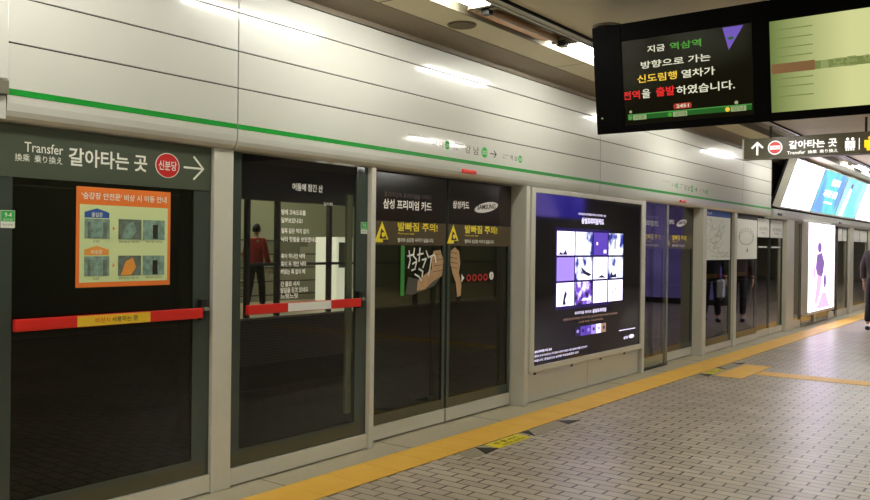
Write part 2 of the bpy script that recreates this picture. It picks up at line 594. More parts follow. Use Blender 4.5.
def warning_band(c, u0, u1, w, y0, p, tri_u, tx, z0=1.444, z1=1.62):
    """c: parent. brown strip with triangle and words"""
    b = MB()
    b.box(u0, u1, z0, z1, w, w + .001, 'warnband')
    k = w + .002
    s = tri_u
    b.poly([(s - .085, z0 + .018), (s + .085, z0 + .018), (s, z1 - .004)], k, 'warn_y')
    b.poly([(s - .028, z0 + .045), (s + .05, z0 + .045), (s + .02, z0 + .1), (s - .01, z0 + .12)], k + .001, 'ink')
    b.disc(s + .012, z0 + .075, .018, k + .002, 'warn_y')
    b.box(s + .01, s + .08, z0 + .018, z0 + .04, k, k + .001, 'ink')
    b.text('발빠짐 주의!', tx, tx + .5, z1 - .07, z1 - .002, k, 'warn_y', .02)
    b.text('Watch your step!', tx, tx + .2, z1 - .098, z1 - .082, k, 'warn_y', .01)
    b.text('열차와 승강장 사이가 넓습니다.', tx, tx + .45, z0 + .022, z0 + .054, k, 'white', .01)
    return b.build('warning_strip', p)


def leaf(y0, y1, x, label, kind, side=0):
    """sliding door leaf. kind L or R print"""
    t = thing('sliding_door', (x, (y0 + y1) / 2, .015), label, 'sliding door', 'sliding screen door leaves')
    fr = MB()
    fr.box(y0, y0 + .035, .12, 1.99, x - .035, x, 'frit')
    fr.box(y1 - .035, y1, .12, 1.99, x - .035, x, 'frit')
    fr.box(y0 + .035, y1 - .035, .12, .20, x - .03, x - .004, 'frit')
    fr.build('frame', t)
    pane(y0 + .035, y1 - .035, .20, 1.99, x - .01, 'glass_dark').build('glass_pane', t)
    # pale inner edge strip seen through the glass
    s0 = y1 - .14 if kind != 'R' else y1 - .12
    MB().box(s0, s0 + .05, .24, 1.5, x - .045, x - .03, 'frit_light').build('edge_strip', t)
    MB().box(y0, y1, .015, .118, x - .035, x + .004, 'alu').build('bottom_rail', t)
    w = x - .0095
    b = MB()
    a, c = y0 + .006, y1 - .006
    w2 = x + .001
    b.box(a, c, 1.622, 1.985, w2 - .001, w2, 'banner')
    if kind == 'L':
        b.text('프리미엄에 프리미엄을 더하다', y0 + .13, y0 + .70, 1.80, 1.838, w2 + .001, 'greytxt')
        b.text('삼성 프리미엄 카드', y0 + .12, y0 + .71, 1.712, 1.785, w2 + .001, 'white', .03)
    else:
        q = y0 + .06
        b.text('삼성카드', q, q + .235, 1.752, 1.816, w2 + .001, 'white', .02)
        el = []
        cu, cv = q + .50, 1.78
        for i in range(32):
            an = 2 * math.pi * i / 32
            px, py = .185 * math.cos(an), .042 * math.sin(an)
            r = math.radians(9)
            el.append((cu + px * math.cos(r) - py * math.sin(r), cv + px * math.sin(r) + py * math.cos(r)))
        b.poly(el, w2 + .001, 'silver_logo')
        b.text('SAMSUNG', cu - .14, cu + .14, cv - .026, cv + .016, w2 + .002, 'banner', .02, shear=(.02,))
    b.build('card_banner', t)
    if kind == 'L':
        warning_band(None, a, c, w2, y0, t, y0 + .11, y0 + .29)
    else:
        warning_band(None, a, c, w2, y0, t, y0 + .07, y0 + .235)
    return t


# --- nearest pair
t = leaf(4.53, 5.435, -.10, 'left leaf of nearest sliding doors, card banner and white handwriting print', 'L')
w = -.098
b = MB()  # reflected hand, sleeve and writing drawn as flat film on the glass
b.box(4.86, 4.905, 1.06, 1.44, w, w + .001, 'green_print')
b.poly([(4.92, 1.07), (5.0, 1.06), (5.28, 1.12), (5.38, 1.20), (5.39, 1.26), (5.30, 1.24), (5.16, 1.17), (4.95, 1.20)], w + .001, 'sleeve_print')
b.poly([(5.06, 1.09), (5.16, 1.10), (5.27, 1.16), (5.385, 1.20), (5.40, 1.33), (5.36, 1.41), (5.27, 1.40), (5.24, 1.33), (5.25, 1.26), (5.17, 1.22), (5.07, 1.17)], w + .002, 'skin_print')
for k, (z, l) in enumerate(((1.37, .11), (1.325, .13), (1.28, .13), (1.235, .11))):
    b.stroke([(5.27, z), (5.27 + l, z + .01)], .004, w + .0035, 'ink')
# handwriting, drawn flat as part of the reflection
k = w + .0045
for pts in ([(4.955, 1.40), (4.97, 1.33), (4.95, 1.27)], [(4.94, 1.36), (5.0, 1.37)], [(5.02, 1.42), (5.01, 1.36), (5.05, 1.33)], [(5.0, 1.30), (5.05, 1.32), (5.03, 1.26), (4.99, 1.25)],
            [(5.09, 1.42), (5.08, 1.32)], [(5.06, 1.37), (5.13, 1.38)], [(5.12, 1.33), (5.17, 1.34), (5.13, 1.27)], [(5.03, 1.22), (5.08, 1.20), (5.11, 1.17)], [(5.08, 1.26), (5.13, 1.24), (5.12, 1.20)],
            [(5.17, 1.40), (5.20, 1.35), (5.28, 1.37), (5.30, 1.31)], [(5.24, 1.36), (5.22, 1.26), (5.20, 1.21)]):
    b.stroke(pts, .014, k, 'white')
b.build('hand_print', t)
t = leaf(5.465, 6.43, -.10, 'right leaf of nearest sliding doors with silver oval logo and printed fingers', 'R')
b = MB()  # reflected fingers drawn as flat film on this leaf
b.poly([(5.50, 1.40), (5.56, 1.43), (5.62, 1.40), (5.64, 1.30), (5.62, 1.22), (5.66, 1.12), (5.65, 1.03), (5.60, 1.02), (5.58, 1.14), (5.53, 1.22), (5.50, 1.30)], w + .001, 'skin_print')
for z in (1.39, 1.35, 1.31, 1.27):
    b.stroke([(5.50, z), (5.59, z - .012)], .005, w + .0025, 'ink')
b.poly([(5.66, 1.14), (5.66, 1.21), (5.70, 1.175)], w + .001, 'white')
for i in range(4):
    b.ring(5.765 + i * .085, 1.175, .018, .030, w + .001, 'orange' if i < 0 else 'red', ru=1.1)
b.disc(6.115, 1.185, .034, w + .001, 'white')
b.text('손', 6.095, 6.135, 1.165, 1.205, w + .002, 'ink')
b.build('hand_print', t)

# --- second pair
leaf(9.17, 10.08, -.10, 'left leaf of second sliding doors, just right of the purple advertisement', 'L')
t = thing('glass_side_panel', (0, 9.53, 0), 'floor-length dark glass panel standing right of the purple advertisement', 'glass panel')
pane(9.155, 9.93, .03, 1.99, .0).build('glass_pane', t)
MB().box(9.90, 9.96, .03, 1.99, -.03, .003, 'frit_light').build('edge_strip', t)
MB().box(9.155, 9.96, .005, .03, -.03, .003, 'steel_dark').build('bottom_channel', t)
leaf(10.11, 11.09, -.10, 'right leaf of second sliding doors, beside the first white map', 'R')


# --- emergency doors
def emerg(y0, y1, x, label, bar=None, barz=1.05, barcol=None, g='glass', kick=.11, inside=False):
    t = thing('emergency_door', (x, (y0 + y1) / 2, .01), label, 'emergency door', 'hinged emergency doors of the screen wall')
    fr = MB()
    m = .075
    top = 1.985
    fr.box(y0, y0 + m, kick, top, x - .02, x, 'frit')
    fr.box(y1 - m - .04, y1, kick, top, x - .02, x, 'frit')
    fr.box(y0 + m, y1 - m - .04, kick, kick + .10, x - .02, x, 'frit')
    fr.build('frame', t)
    pane(y0 + m, y1 - m - .04, kick + .10, top, x - .006, g).build('glass_pane', t)
    MB().box(y1 - m - .10, y1 - m - .045, kick + .16, top - .2, x - .05, x - .03, 'frit_light').build('edge_strip', t)
    MB().box(y0, y1, .012, kick - .003, x - .03, x + .018, 'alu').build('bottom_rail', t)
    if bar:
        a, c, la, lc = bar
        xo, x = x, (x - .12 if inside else x)
        b = MB()
        b.box(a, c, barz - .03, barz + .028, x + .03, x + .055, 'bar_red')
        b.box(a + .05, a + .09, barz - .02, barz + .02, x - .005, x + .03, 'alu_dark')
        b.box(c - .09, c - .05, barz - .02, barz + .02, x - .005, x + .03, 'alu_dark')
        o = b.build('push_bar', t, bevel=.004)
        lb = MB()
        lb.box(la, lc, barz - .027, barz + .025, x + .055, x + .0565, barcol or 'bar_yellow')
        if barcol is None:
            mid = (la + lc) / 2
            lb.text('비상시', mid - .11, mid - .03, barz - .014, barz + .014, x + .058, 'bar_red', .01)
            lb.text('사용하는 문', mid - .02, mid + .13, barz - .014, barz + .014, x + .058, 'ink', .01)
        lb.build('bar_label', o)
        lk = MB()
        lk.box(c - .0, c + .045, barz - .045, barz + .075, x, x + .035, 'black')
        lk.box(c + .005, c + .04, barz + .01, barz + .03, x + .035, x + .06, 'alu_dark')
        lk.build('latch', t, bevel=.005)
        x = xo
    return t


XG = -.025
t = emerg(1.835, 3.042, XG, 'emergency door with transfer sign band and orange notice at the left edge', (1.90, 2.955, 2.205, 2.615), 1.047, g='glass_dark')
b = MB()
b.box(1.836, 3.041, 1.74, 1.984, XG, XG + .004, 'signband')
w = XG + .0055
b.text('Transfer', 1.962, 2.152, 1.862, 1.909, w, 'white', .005, shear=(0,))
b.text('換乘  乗り換え', 1.917, 2.148, 1.815, 1.85, w, 'white', .005)
b.text('갈아타는 곳', 2.18, 2.62, 1.815, 1.905, w, 'white', .02)
b.disc(2.747, 1.862, .068, w, 'white', ru=.077)
b.disc(2.747, 1.862, .064, w + .001, 'red', ru=.072)
b.text('신분당', 2.69, 2.804, 1.835, 1.888, w + .002, 'white', .015)
b.stroke([(2.855, 1.862), (2.983, 1.862)], .011, w, 'white')
b.stroke([(2.92, 1.925), (2.984, 1.862), (2.92, 1.80)], .011, w, 'white')
b.build('transfer_sign', t)
# orange notice
b = MB()
w = XG + .0015
b.box(2.225, 2.771, 1.21, 1.717, w - .003, w, 'orange')
b.box(2.243, 2.753, 1.235, 1.628, w, w + .001, 'pale_green')
b.text("'승강장 안전문' 비상 시 이동 안내", 2.252, 2.745, 1.655, 1.69, w + .001, 'white', .015)
k = w + .002
for zc_, colr, tx in ((1.0, 'blue', '출입문'), (0.0, 'orange_l', '비상문')):
    dz = 0 if zc_ else -.19
    b.poly([(2.268, 1.562 + dz), (2.403, 1.562 + dz), (2.403, 1.59 + dz), (2.37, 1.60 + dz), (2.335, 1.61 + dz), (2.30, 1.60 + dz), (2.268, 1.59 + dz)], k, colr)
    b.text(tx, 2.305, 2.366, 1.567 + dz, 1.59 + dz, k + .001, 'white', .01)
    b.box(2.268, 2.405, 1.457 + dz, 1.557 + dz, k, k + .001, 'photo')
    b.box(2.285, 2.30, 1.457 + dz, 1.54 + dz, k + .001, k + .002, 'photo2')
    b.box(2.37, 2.39, 1.457 + dz, 1.54 + dz, k + .001, k + .002, 'photo2')
    b.text('승강장', 2.316, 2.35, 1.437 + dz, 1.449 + dz, k, 'ink')
    b.poly([(2.425, 1.50 + dz), (2.425, 1.52 + dz), (2.437, 1.51 + dz)], k, 'orange')
    b.box(2.456, 2.59, 1.455 + dz, 1.56 + dz, k, k + .001, 'photo2')
    b.box(2.60, 2.733, 1.455 + dz, 1.56 + dz, k, k + .001, 'photo')
    b.box(2.66, 2.69, 1.46 + dz, 1.535 + dz, k + .001, k + .002, 'ink')
    b.poly([(2.47, 1.457 + dz), (2.50, 1.53 + dz), (2.54, 1.55 + dz), (2.56, 1.50 + dz), (2.53, 1.457 + dz)], k + .002, 'photo' if zc_ else 'orange_l')
    b.text('손잡이를 밀고 문을 연다', 2.46, 2.58, 1.437 + dz, 1.449 + dz, k, 'ink')
    b.text('밖으로 나간다', 2.62, 2.72, 1.437 + dz, 1.449 + dz, k, 'ink')
b.build('safety_notice', t)


def number_label(t, u0, z0, w, txt):
    b = MB()
    b.box(u0, u0 + .066, z0, z0 + .082, w, w + .0012, 'white_film')
    b.box(u0 + .002, u0 + .064, z0 + .03, z0 + .08, w + .0012, w + .002, 'lab_green')
    b.text(txt, u0 + .018, u0 + .05, z0 + .05, z0 + .072, w + .003, 'white', .01)
    b.text('승강장', u0 + .01, u0 + .056, z0 + .033, z0 + .044, w + .003, 'white')
    b.text('비상전화', u0 + .01, u0 + .056, z0 + .008, z0 + .02, w + .0025, 'greytxt')
    b.build('number_label', t)


number_label(t, 1.856, 1.50, XG, '9-4')

t = emerg(3.19, 4.397, XG, 'emergency door with a white poem on dark glass, second from the left', (3.28, 4.28, 3.6, 3.983), 1.045, 'white_film')
number_label(t, 4.328, 1.52, XG, '9-3')
b = MB()
w = XG - .004
b.text('어둠에 잠긴 산', 3.681, 3.952, 1.785, 1.832, w, 'white', .012)
b.text('김이회', 3.962, 4.045, 1.70, 1.722, w, 'white', .01)
for z, tx, x1 in ((1.64, '밤에 고속도로를', 3.80), (1.588, '달려보았나요?', 3.775), (1.522, '칠흑 같은 먹지 없이', 3.83), (1.468, '낙타 행렬을 보았겠네요', 3.91),
                  (1.362, '흑이 하나인 낙타', 3.80), (1.312, '흑이 두 개인 낙타', 3.81), (1.262, '때로는 흑 없이 떼', 3.80), (1.185, '긴 줄로 서서', 3.75),
                  (1.145, '밤길을 걷고 있네요', 3.83), (1.108, '느릿느릿', 3.74)):
    b.text(tx, 3.59, x1, z - .014, z + .020, w, 'white', .03)
b.build('poem_lettering', t)

t = emerg(11.25, 12.495, -.02, 'emergency door carrying the white route map, beyond the second sliding doors', (11.33, 12.42, 11.6, 12.05), 1.06, kick=.1, g='glass_mid', inside=True)
b = MB()
w = -.017
b.box(11.33, 12.41, 1.29, 1.98, w, w + .001, 'white_film')
b.box(11.33, 12.41, 1.90, 1.98, w + .001, w + .002, 'blue')
b.text('MAP', 11.38, 11.6, 1.925, 1.955, w + .003, 'white')
random.seed(8)
for i in range(14):
    pts = [(random.uniform(11.40, 12.34), random.uniform(1.34, 1.86))]
    for k in range(4):
        pts.append((min(12.36, max(11.38, pts[-1][0] + random.uniform(-.3, .3))), min(1.87, max(1.33, pts[-1][1] + random.uniform(-.12, .12)))))
    b.stroke(pts, .0035, w + .002 + i * 1e-4, random.choice(['greytxt', 'greytxt', 'alu_dark', 'lab_green']))
b.build('route_map', t)

t = emerg(12.635, 13.80, -.02, 'emergency door carrying the white circular line map, second map from the left', (12.70, 13.74, 13.0, 13.4), 1.06, kick=.1, g='glass_mid', inside=True)
b = MB()
b.box(12.645, 13.765, 1.295, 1.975, w, w + .001, 'white_film')
b.box(12.645, 13.765, 1.91, 1.975, w + .001, w + .002, 'steel_dark')
b.ring(13.2, 1.62, .100, .1035, w + .002, 'greytxt', ru=3.4)
for i in range(18):
    an = 2 * math.pi * i / 18
    b.box(13.2 + .37 * math.cos(an) - .008, 13.2 + .37 * math.cos(an) + .008, 1.62 + .115 * math.sin(an), 1.66 + .125 * math.sin(an), w + .002, w + .003, 'greytxt')
b.disc(13.25, 1.43, .03, w + .002, 'greytxt')
b.build('line_map', t)

# third pair of sliding doors, simple transoms
for (a, c, lab) in ((13.86, 14.60, 'left leaf of third sliding doors with pale film across its top'), (14.63, 15.44, 'right leaf of third sliding doors, beside wide silver post')):
    t = thing('sliding_door', (-.05, (a + c) / 2, .015), lab, 'sliding door', 'sliding screen door leaves')
    MB().box(a, a + .03, .12, 1.96, -.08, -.05, 'frit').box(c - .03, c, .12, 1.96, -.08, -.05, 'frit').build('frame', t)
    pane(a + .03, c - .03, .12, 1.96, -.06).build('glass_pane', t)
    MB().box(a, c, .015, .118, -.085, -.046, 'alu').build('bottom_rail', t)
    b = MB()
    b.box(a + .02, c - .02, 1.65, 1.955, -.049, -.048, 'white_film')
    b.text('삼성 프리미엄', a + .15, c - .15, 1.76, 1.82, -.0465, 'greytxt')
    b.text('카드', a + .25, c - .25, 1.70, 1.74, -.0465, 'greytxt')
    b.build('pale_film', t)
    b = MB()
    b.box(a + .1, c - .15, 1.475, 1.50, -.049, -.048, 'white_film')
    b.build('safety_strip', t)

# glass panels around the far advertisement
for (a, c, lab) in ((15.98, 16.60, 'narrow dark glass panel left of the glowing white advertisement'), (18.95, 19.48, 'narrow dark glass panel right of the glowing white advertisement'),
                    (19.82, 20.90, 'glass door panel with pale film between glowing advertisement and far post'), (21.37, 23.38, 'wide glass panel seen left of the walking man'), (23.65, 26.5, 'farthest glass panel behind the walking man')):
    t = thing('glass_screen', (-.03, (a + c) / 2, .01), lab, 'glass panel', 'glass panels of the far screen wall')
    pane(a + .03, c - .03, .14, 1.95, -.035).build('glass_pane', t)
    MB().box(a, a + .03, .14, 1.96, -.06, -.02, 'alu_dark').box(c - .03, c, .14, 1.96, -.06, -.02, 'alu_dark').box(a, c, 1.94, 1.96, -.06, -.02, 'alu_dark').build('frame', t)
    MB().box(a, c, .01, .14, -.06, -.015, 'alu').build('bottom_rail', t)
    if c - a > .9:
        b = MB()
        n = 2
        for i in range(n):
            aa = a + .06 + i * (c - a - .1) / n
            b.box(aa, aa + (c - a - .1) / n - .05, 1.66, 1.94, -.034, -.033, 'white_film')
        b.build('pale_film', t)

# ============================================================ PURPLE ADVERTISEMENT
t = thing('advertisement_lightbox', (0, 7.8, .29), 'large dark purple advertisement with a grid of bright pictures in silver frame', 'advertisement')
b = MB()
y0, y1, z0, z1 = 6.532, 9.075, .295, 1.985
b.box(y0, y0 + .07, z0, z1, -.13, .06, 'alu').box(y1 - .07, y1, z0, z1, -.13, .06, 'alu')
b.box(y0 + .07, y1 - .07, z0, z0 + .055, -.13, .06, 'alu').box(y0 + .07, y1 - .07, z1 - .045, z1, -.13, .06, 'alu')
b.build('frame', t, bevel=.003)
M['ad_bg'] = mat('dark_backlit_print', C(16, 12, 20), .05, spec=.5, emit=.02, ecol=C(70, 50, 60), coat=.05)
M['ad_bg2'] = mat('violet_backlit_print', C(16, 12, 30), .05, emit=.08, ecol=C(90, 50, 220))
M['ad_white'] = emi('backlit_white_print', C(232, 222, 255), 1.5)
M['ad_violet'] = emi('backlit_violet_print', C(96, 66, 190), .65)
M['ad_lilac'] = emi('backlit_lilac_print', C(170, 140, 240), .75)
M['ad_blue'] = emi('backlit_blue_print', C(90, 130, 220), 1.0)
M['ad_dark'] = emi('backlit_dark_print', C(30, 22, 60), .6)
M['ad_txt'] = emi('backlit_pale_lettering', C(225, 215, 245), .9)
M['ad_gold'] = emi('backlit_gold_lettering', C(170, 130, 110), .7)
M['ad_pic1'] = picture_emit('backlit_picture_sky', C(30, 40, 120), C(225, 228, 255), C(248, 246, 255), 6, 1.2)
M['ad_pic2'] = picture_emit('backlit_picture_dusk', C(24, 12, 50), C(110, 70, 190), C(235, 225, 255), 9, 1.0)
p = MB().box(y0 + .07, y1 - .07, z0 + .055, z1 - .045, -.1, .045, 'ad_bg').build('print', t)
b = MB()
w = .0465
cols = [(7.03, 7.385), (7.41, 7.78), (7.81, 8.135), (8.165, 8.52)]
rows = [(1.365, 1.598), (1.117, 1.345), (.872, 1.098)]
kinds = [['ad_white', 'ad_pic1', 'ad_violet', 'ad_pic1'], ['ad_lilac', 'ad_pic1', 'ad_white', 'ad_pic1'], ['ad_white', 'ad_pic2', 'ad_white', 'ad_white']]
b.box(7.0, 8.2, .84, 1.63, w - .001, w, 'ad_bg2')
for j, (ra, rb) in enumerate(rows):
    for i, (ca, cb) in enumerate(cols):
        b.box(ca, cb, ra, rb, w, w + .002, kinds[j][i])
k = w + .003
b.poly([(7.06, 1.37), (7.1, 1.40), (7.15, 1.38), (7.2, 1.42), (7.24, 1.37)], k, 'ad_dark')
b.poly([(7.15, .885), (7.22, .885), (7.2, .93), (7.24, .99), (7.2, 1.02), (7.17, .96)], k, 'ad_dark')
b.poly([(7.52, 1.25), (7.64, 1.20), (7.76, 1.17), (7.70, 1.15), (7.58, 1.18)], k, 'ad_dark')
b.poly([(7.9, 1.13), (8.0, 1.16), (8.1, 1.125)], k, 'ad_dark')
b.poly([(8.18, 1.125), (8.24, 1.19), (8.27, 1.15), (8.35, 1.17), (8.36, 1.125)], k, 'ad_dark')
b.poly([(7.87, 1.50), (7.9, 1.50), (7.9, 1.47), (7.87, 1.47)], k, 'ad_white')
b.box(8.04, 8.10, 1.385, 1.42, k, k + .001, 'ad_white')
b.poly([(8.30, 1.43), (8.33, 1.43), (8.33, 1.53), (8.30, 1.51)], k, 'ad_dark')
b.poly([(7.55, .91), (7.75, .91), (7.72, .93), (7.58, .93)], k, 'ad_white')
b.stroke([(7.93, .93), (7.96, 1.0), (7.93, 1.04)], .01, k, 'ad_violet')
b.stroke([(8.25, .93), (8.28, 1.0)], .012, k, 'ad_dark')
b.stroke([(8.33, .97), (8.36, 1.04)], .012, k, 'ad_dark')
b.text('프리미엄에 프리미엄을 더하다, 카드가 할 수 있는', 7.46, 8.09, 1.765, 1.79, w, 'ad_txt', .02)
b.text('삼성프리미엄카드', 7.53, 8.04, 1.68, 1.745, w, 'ad_txt', .05)
b.text('프리미엄 라이프', 7.41, 7.78, .775, .805, w, 'ad_txt', .02)
b.text('삼성프리미엄', 7.80, 8.12, .77, .812, w, 'ad_txt', .04)
b.text('대한민국 프리미엄 카드의 기준 삼성 프리미엄 카드를 만나보세요', 7.17, 8.40, .725, .75, w, 'ad_gold')
b.text('지금 바로 가입하세요', 7.5, 8.05, .685, .705, w, 'ad_gold')
for i, (ca, m_) in enumerate((('a', 'ad_dark'), ('b', 'ad_violet'), ('c', 'ad_violet'), ('d', 'ad_lilac'), ('e', 'ad_white'), ('f', 'ad_gold'))):
    b.box(7.42 + i * .118, 7.53 + i * .118, .555, .65, w, w + .001, m_)
    b.box(7.455 + i * .118, 7.50 + i * .118, .59, .62, w + .001, w + .002, 'ad_dark' if i % 2 else 'ad_lilac')
b.text('삼성 프리미엄 카드 안내', 6.63, 6.95, .465, .49, w, 'ad_txt', .04)
b.text('연회비 및 부가서비스는 카드별로 다르며 자세한 사항은 홈페이지를 참고하시기', 6.63, 7.69, .425, .448, w, 'ad_txt', .01)
b.text('바랍니다. 준법감시인 심의필 여신금융협회 심의', 6.63, 7.5, .385, .408, w, 'ad_txt', .01)
b.box(8.45, 8.88, .535, .545, w, w + .001, 'ad_txt')
b.text('삼성', 8.57, 8.68, .435, .468, w, 'ad_txt', .04)
b.disc(8.78, .455, .022, w, 'ad_txt', ru=.075)
b.build('picture_grid', p)

# base cabinet under the advertisement
t = thing('base_cabinet', (0, 7.8, .01), 'low cream cabinet below the large purple advertisement', 'cabinet')
b = MB()
b.box(6.57, 7.80, .01, .287, -.12, -.002, 'panel').box(7.806, 9.08, .01, .287, -.12, -.002, 'panel')
b.box(6.57, 9.08, .01, .287, -.13, -.02, 'groove')
b.build('panel', t)
for y in (6.72, 7.45, 8.1, 8.7):
    MB().box(y - .018, y + .018, .255, .275, -.002, .004, 'black').build('latch', t)
MB().box(6.57, 9.08, 0, .012, -.12, -.03, 'groove').build('plinth', t)

# ============================================================ FAR WHITE ADVERTISEMENT
t = thing('advertisement_lightbox', (0, 17.75, .23), 'glowing white advertisement with a violet figure, on the far screen wall', 'advertisement')
b = MB()
b.box(16.62, 18.98, .22, .27, -.012, .10, 'alu').box(16.62, 18.98, 1.965, 1.985, -.012, .10, 'alu')
b.box(16.62, 16.68, .27, 1.965, -.012, .10, 'alu').box(18.92, 18.98, .27, 1.965, -.012, .10, 'alu')
b.build('frame', t)
M['ad2'] = picture_emit('backlit_white_poster', C(216, 180, 246), C(240, 222, 255), C(250, 240, 255), 1.2, 3.0)
p = MB().box(16.68, 18.92, .27, 1.965, -.01, .09, 'ad2').build('print', t)
b = MB()
w = .0915
M['fig'] = emi('backlit_violet_figure', C(120, 92, 150), 1.0)
M['fig2'] = emi('backlit_pink_figure', C(214, 160, 200), 1.2)
b.disc(17.62, 1.50, .10, w, 'fig', ru=.17)
b.poly([(17.4, 1.36), (17.82, 1.40), (18.05, 1.2), (17.95, 1.0), (17.8, .9), (17.45, .95), (17.3, 1.1)], w, 'fig')
b.poly([(17.45, .97), (17.85, .92), (17.75, .7), (17.5, .42), (17.2, .40), (17.35, .7)], w + .001, 'fig2')
b.poly([(17.9, .62), (18.2, .60), (18.5, .36), (18.6, .30), (17.2, .30), (17.5, .36)], w, 'fig2')
b.disc(18.1, .83, .14, w, 'fig', ru=.13)
b.poly([(17.1, 1.0), (17.2, 1.25), (17.3, 1.0), (17.25, .8)], w, 'fig2')
b.text('beauty', 16.8, 17.3, 1.5, 1.58, w, 'fig2')
b.text('NEW COLLECTION', 17.3, 18.2, 1.62, 1.68, w, 'fig2')
b.build('figure', p)
b = MB()
b.box(16.65, 18.92, .02, .21, -.06, -.02, 'glass_dark').box(17.6, 17.68, .0, .22, -.07, .01, 'alu').box(16.6, 18.95, .0, .02, -.07, .01, 'alu')
tag(b.build('base_cabinet'), 'brownish glass base panel under the glowing white advertisement', 'base panel')

# ============================================================ TILTED LIGHTBOXES
ang = math.atan2(.28, .84)
TF = Frame((.05, 0, 2.16), (0, 1, 0), (math.sin(ang), 0, math.cos(ang)), (math.cos(ang), 0, -math.sin(ang)))
M['lb_white'] = emi('lightbox_white', C(238, 230, 255), 3.6)
M['lb_teal'] = picture_emit('lightbox_teal', C(110, 200, 215), C(120, 222, 216), C(120, 165, 222), .9, .85)
M['lb_teal2'] = picture_emit('lightbox_aqua', C(120, 226, 214), C(140, 216, 226), C(180, 230, 240), .8, .85)
LH = .885
lb = [('lb_white', 'blank white'), ('lb_teal', 'teal with white script'), ('lb_teal2', 'aqua with a standing figure'), ('lb_white', 'blank white at right edge'), ('lb_white', 'farthest blank white')]
labs = ['tilted lightbox showing plain white, first after the dark gap', 'tilted teal lightbox with white handwriting, beside the first white one', 'tilted aqua lightbox with a slim standing figure in white',
        'tilted plain white lightbox right of the aqua one', 'farthest tilted plain white lightbox behind the hanging sign']
for i, (m_, _) in enumerate(lb):
    a = 14.80 + i * 2.14; c = a + 2.12
    t = thing('tilted_lightbox', (.05, (a + c) / 2, 2.14), labs[i], 'lightbox', 'tilted lightboxes above the far doors')
    b = MB(TF)
    e = .06 if i == 0 else .015
    b.box(a, a + e, 0, LH, -.12, .0, 'alu').box(c - .015, c, 0, LH, -.12, 0, 'alu')
    b.box(a + e, c - .015, LH - .02, LH, -.12, 0, 'alu').box(a + e, c - .015, -.0, .03, -.12, 0, 'alu')
    b.box(a, c, 0, LH, -.16, -.121, 'matt_black')
    b.build('frame', t)
    p = MB(TF).box(a + e, c - .015, .03, LH - .02, -.1, -.006, m_).build('light_face', t)
    if i == 1:
        b = MB(TF)
        b.text('봄날의', a + .9, a + 1.6, .60, .74, -.0045, 'lb_white', .01)
        b.text('가득한 선물', a + .55, a + 1.7, .36, .50, -.0045, 'lb_white', .01)
        b.text('with you', a + .8, a + 1.5, .22, .28, -.0045, 'lb_white')
        b.build('script', p)
    if i == 2:
        b = MB(TF)
        b.poly([(a + .4, .05), (a + .62, .05), (a + .75, .35), (a + .72, .62), (a + .55, .66), (a + .45, .4)], -.0045, 'lb_white')
        b.disc(a + .66, .70, .06, -.0035, 'fig', ru=.09)
        b.poly([(a + .6, .28), (a + .72, .3), (a + .7, .42), (a + .58, .40)], -.0035, 'fig')
        b.build('figure', p)
# purple lightboxes over the opposite side of the platform
M['lb_violet'] = picture_emit('lightbox_violet', C(60, 60, 210), C(100, 84, 240), C(150, 130, 255), .4, 1.6)
for i, (y0_, lab) in enumerate(((19.4, 'nearest'), (28.5, 'middle'), (34.0, 'farthest'))):
    t = thing('violet_lightbox', (7.5, y0_ + 1.5, 2.3), lab + ' violet lightbox high on the opposite side of the platform', 'lightbox', 'violet lightboxes reflected in the screen')
    MB(FLAT).box(7.5, 7.6, y0_, y0_ + 2.9, 2.3, 3.03, 'lb_violet').build('light_face', t)
    MB(FLAT).box(7.6, 7.7, y0_ - .02, y0_ + 2.92, 2.28, 3.045, 'alu').build('frame', t)
# violet-lit advertising wall in the middle of the platform, seen in the door reflections
t = thing('advertising_pillar', (3.9, 21.3, 0), 'broad pillar with violet lit advertising facing the camera', 'pillar')
M['violet_dim'] = picture_emit('violet_backlit_wall', C(84, 72, 130), C(104, 92, 160), C(122, 108, 180), .6, .75)
MB(FLAT).box(2.9, 5.15, 21.3, 21.9, 0, 3.02, 'steel_dark').build('core', t)
MB(FLAT).box(2.95, 5.1, 21.24, 21.3, .15, 2.7, 'violet_dim').build('light_face', t)

# ============================================================ CEILING LAMPS
trs = []


def lamp(xc, y0, y1, on, label, z=3.05):
    t = thing('fluorescent_lamp', (xc, (y0 + y1) / 2, z), label, 'ceiling lamp', 'fluorescent lamps in the ceiling troughs')
    for dx in (-.035, .045) if on else (-.05,):
        MB(FLAT).tube((xc + dx, y0 + .04, z - .010), (xc + dx, y1 - .04, z - .010), .020, 'tube_on' if on else 'tube_off').build('tube', t)
    for y in (y0, y1 - .03):
        b = MB(FLAT)
        b.box(xc - .09, xc + .09, y, y + .03, z - .03, z + .045, 'trough')
        b.box(xc - .03, xc + .03, y + (.0 if y == y0 else -.02), y + .05, z - .06, z - .02, 'steel_dark') if not on else None
        b.build('socket', t)
    b = MB(FLAT)
    if on:
        b.box(xc - .14, xc + .14, y0, y1, z + .045, z + .055, 'trough')
    else:
        b.profile_pts = None
        b.box(xc - .17, xc - .02, y0 + .03, y1 - .03, z + .0, z + .01, 'reflector')
        b.box(xc - .02, xc + .1, y0 + .03, y1 - .03, z + .02, z + .03, 'trough')
    b.build('reflector', t)
    return t


def trough(x0, x1, name):
    b = MB(FLAT)
    b.box(x0, x0 + .012, YA, YB, 3.03, 3.13, 'trough').box(x1 - .012, x1, YA, YB, 3.03, 3.13, 'groove')
    b.box(x1 - .07, x1 - .012, YA, YB, 3.035, 3.05, 'alu').box(x1 - .085, x1 - .07, YA, YB, 3.022, 3.06, 'white_film')
    b.box(x0 + .012, x1 - .085, YA, YB, 3.112, 3.125, 'trough')
    struct(b.build(name), 'metal lamp trough let into the ceiling')


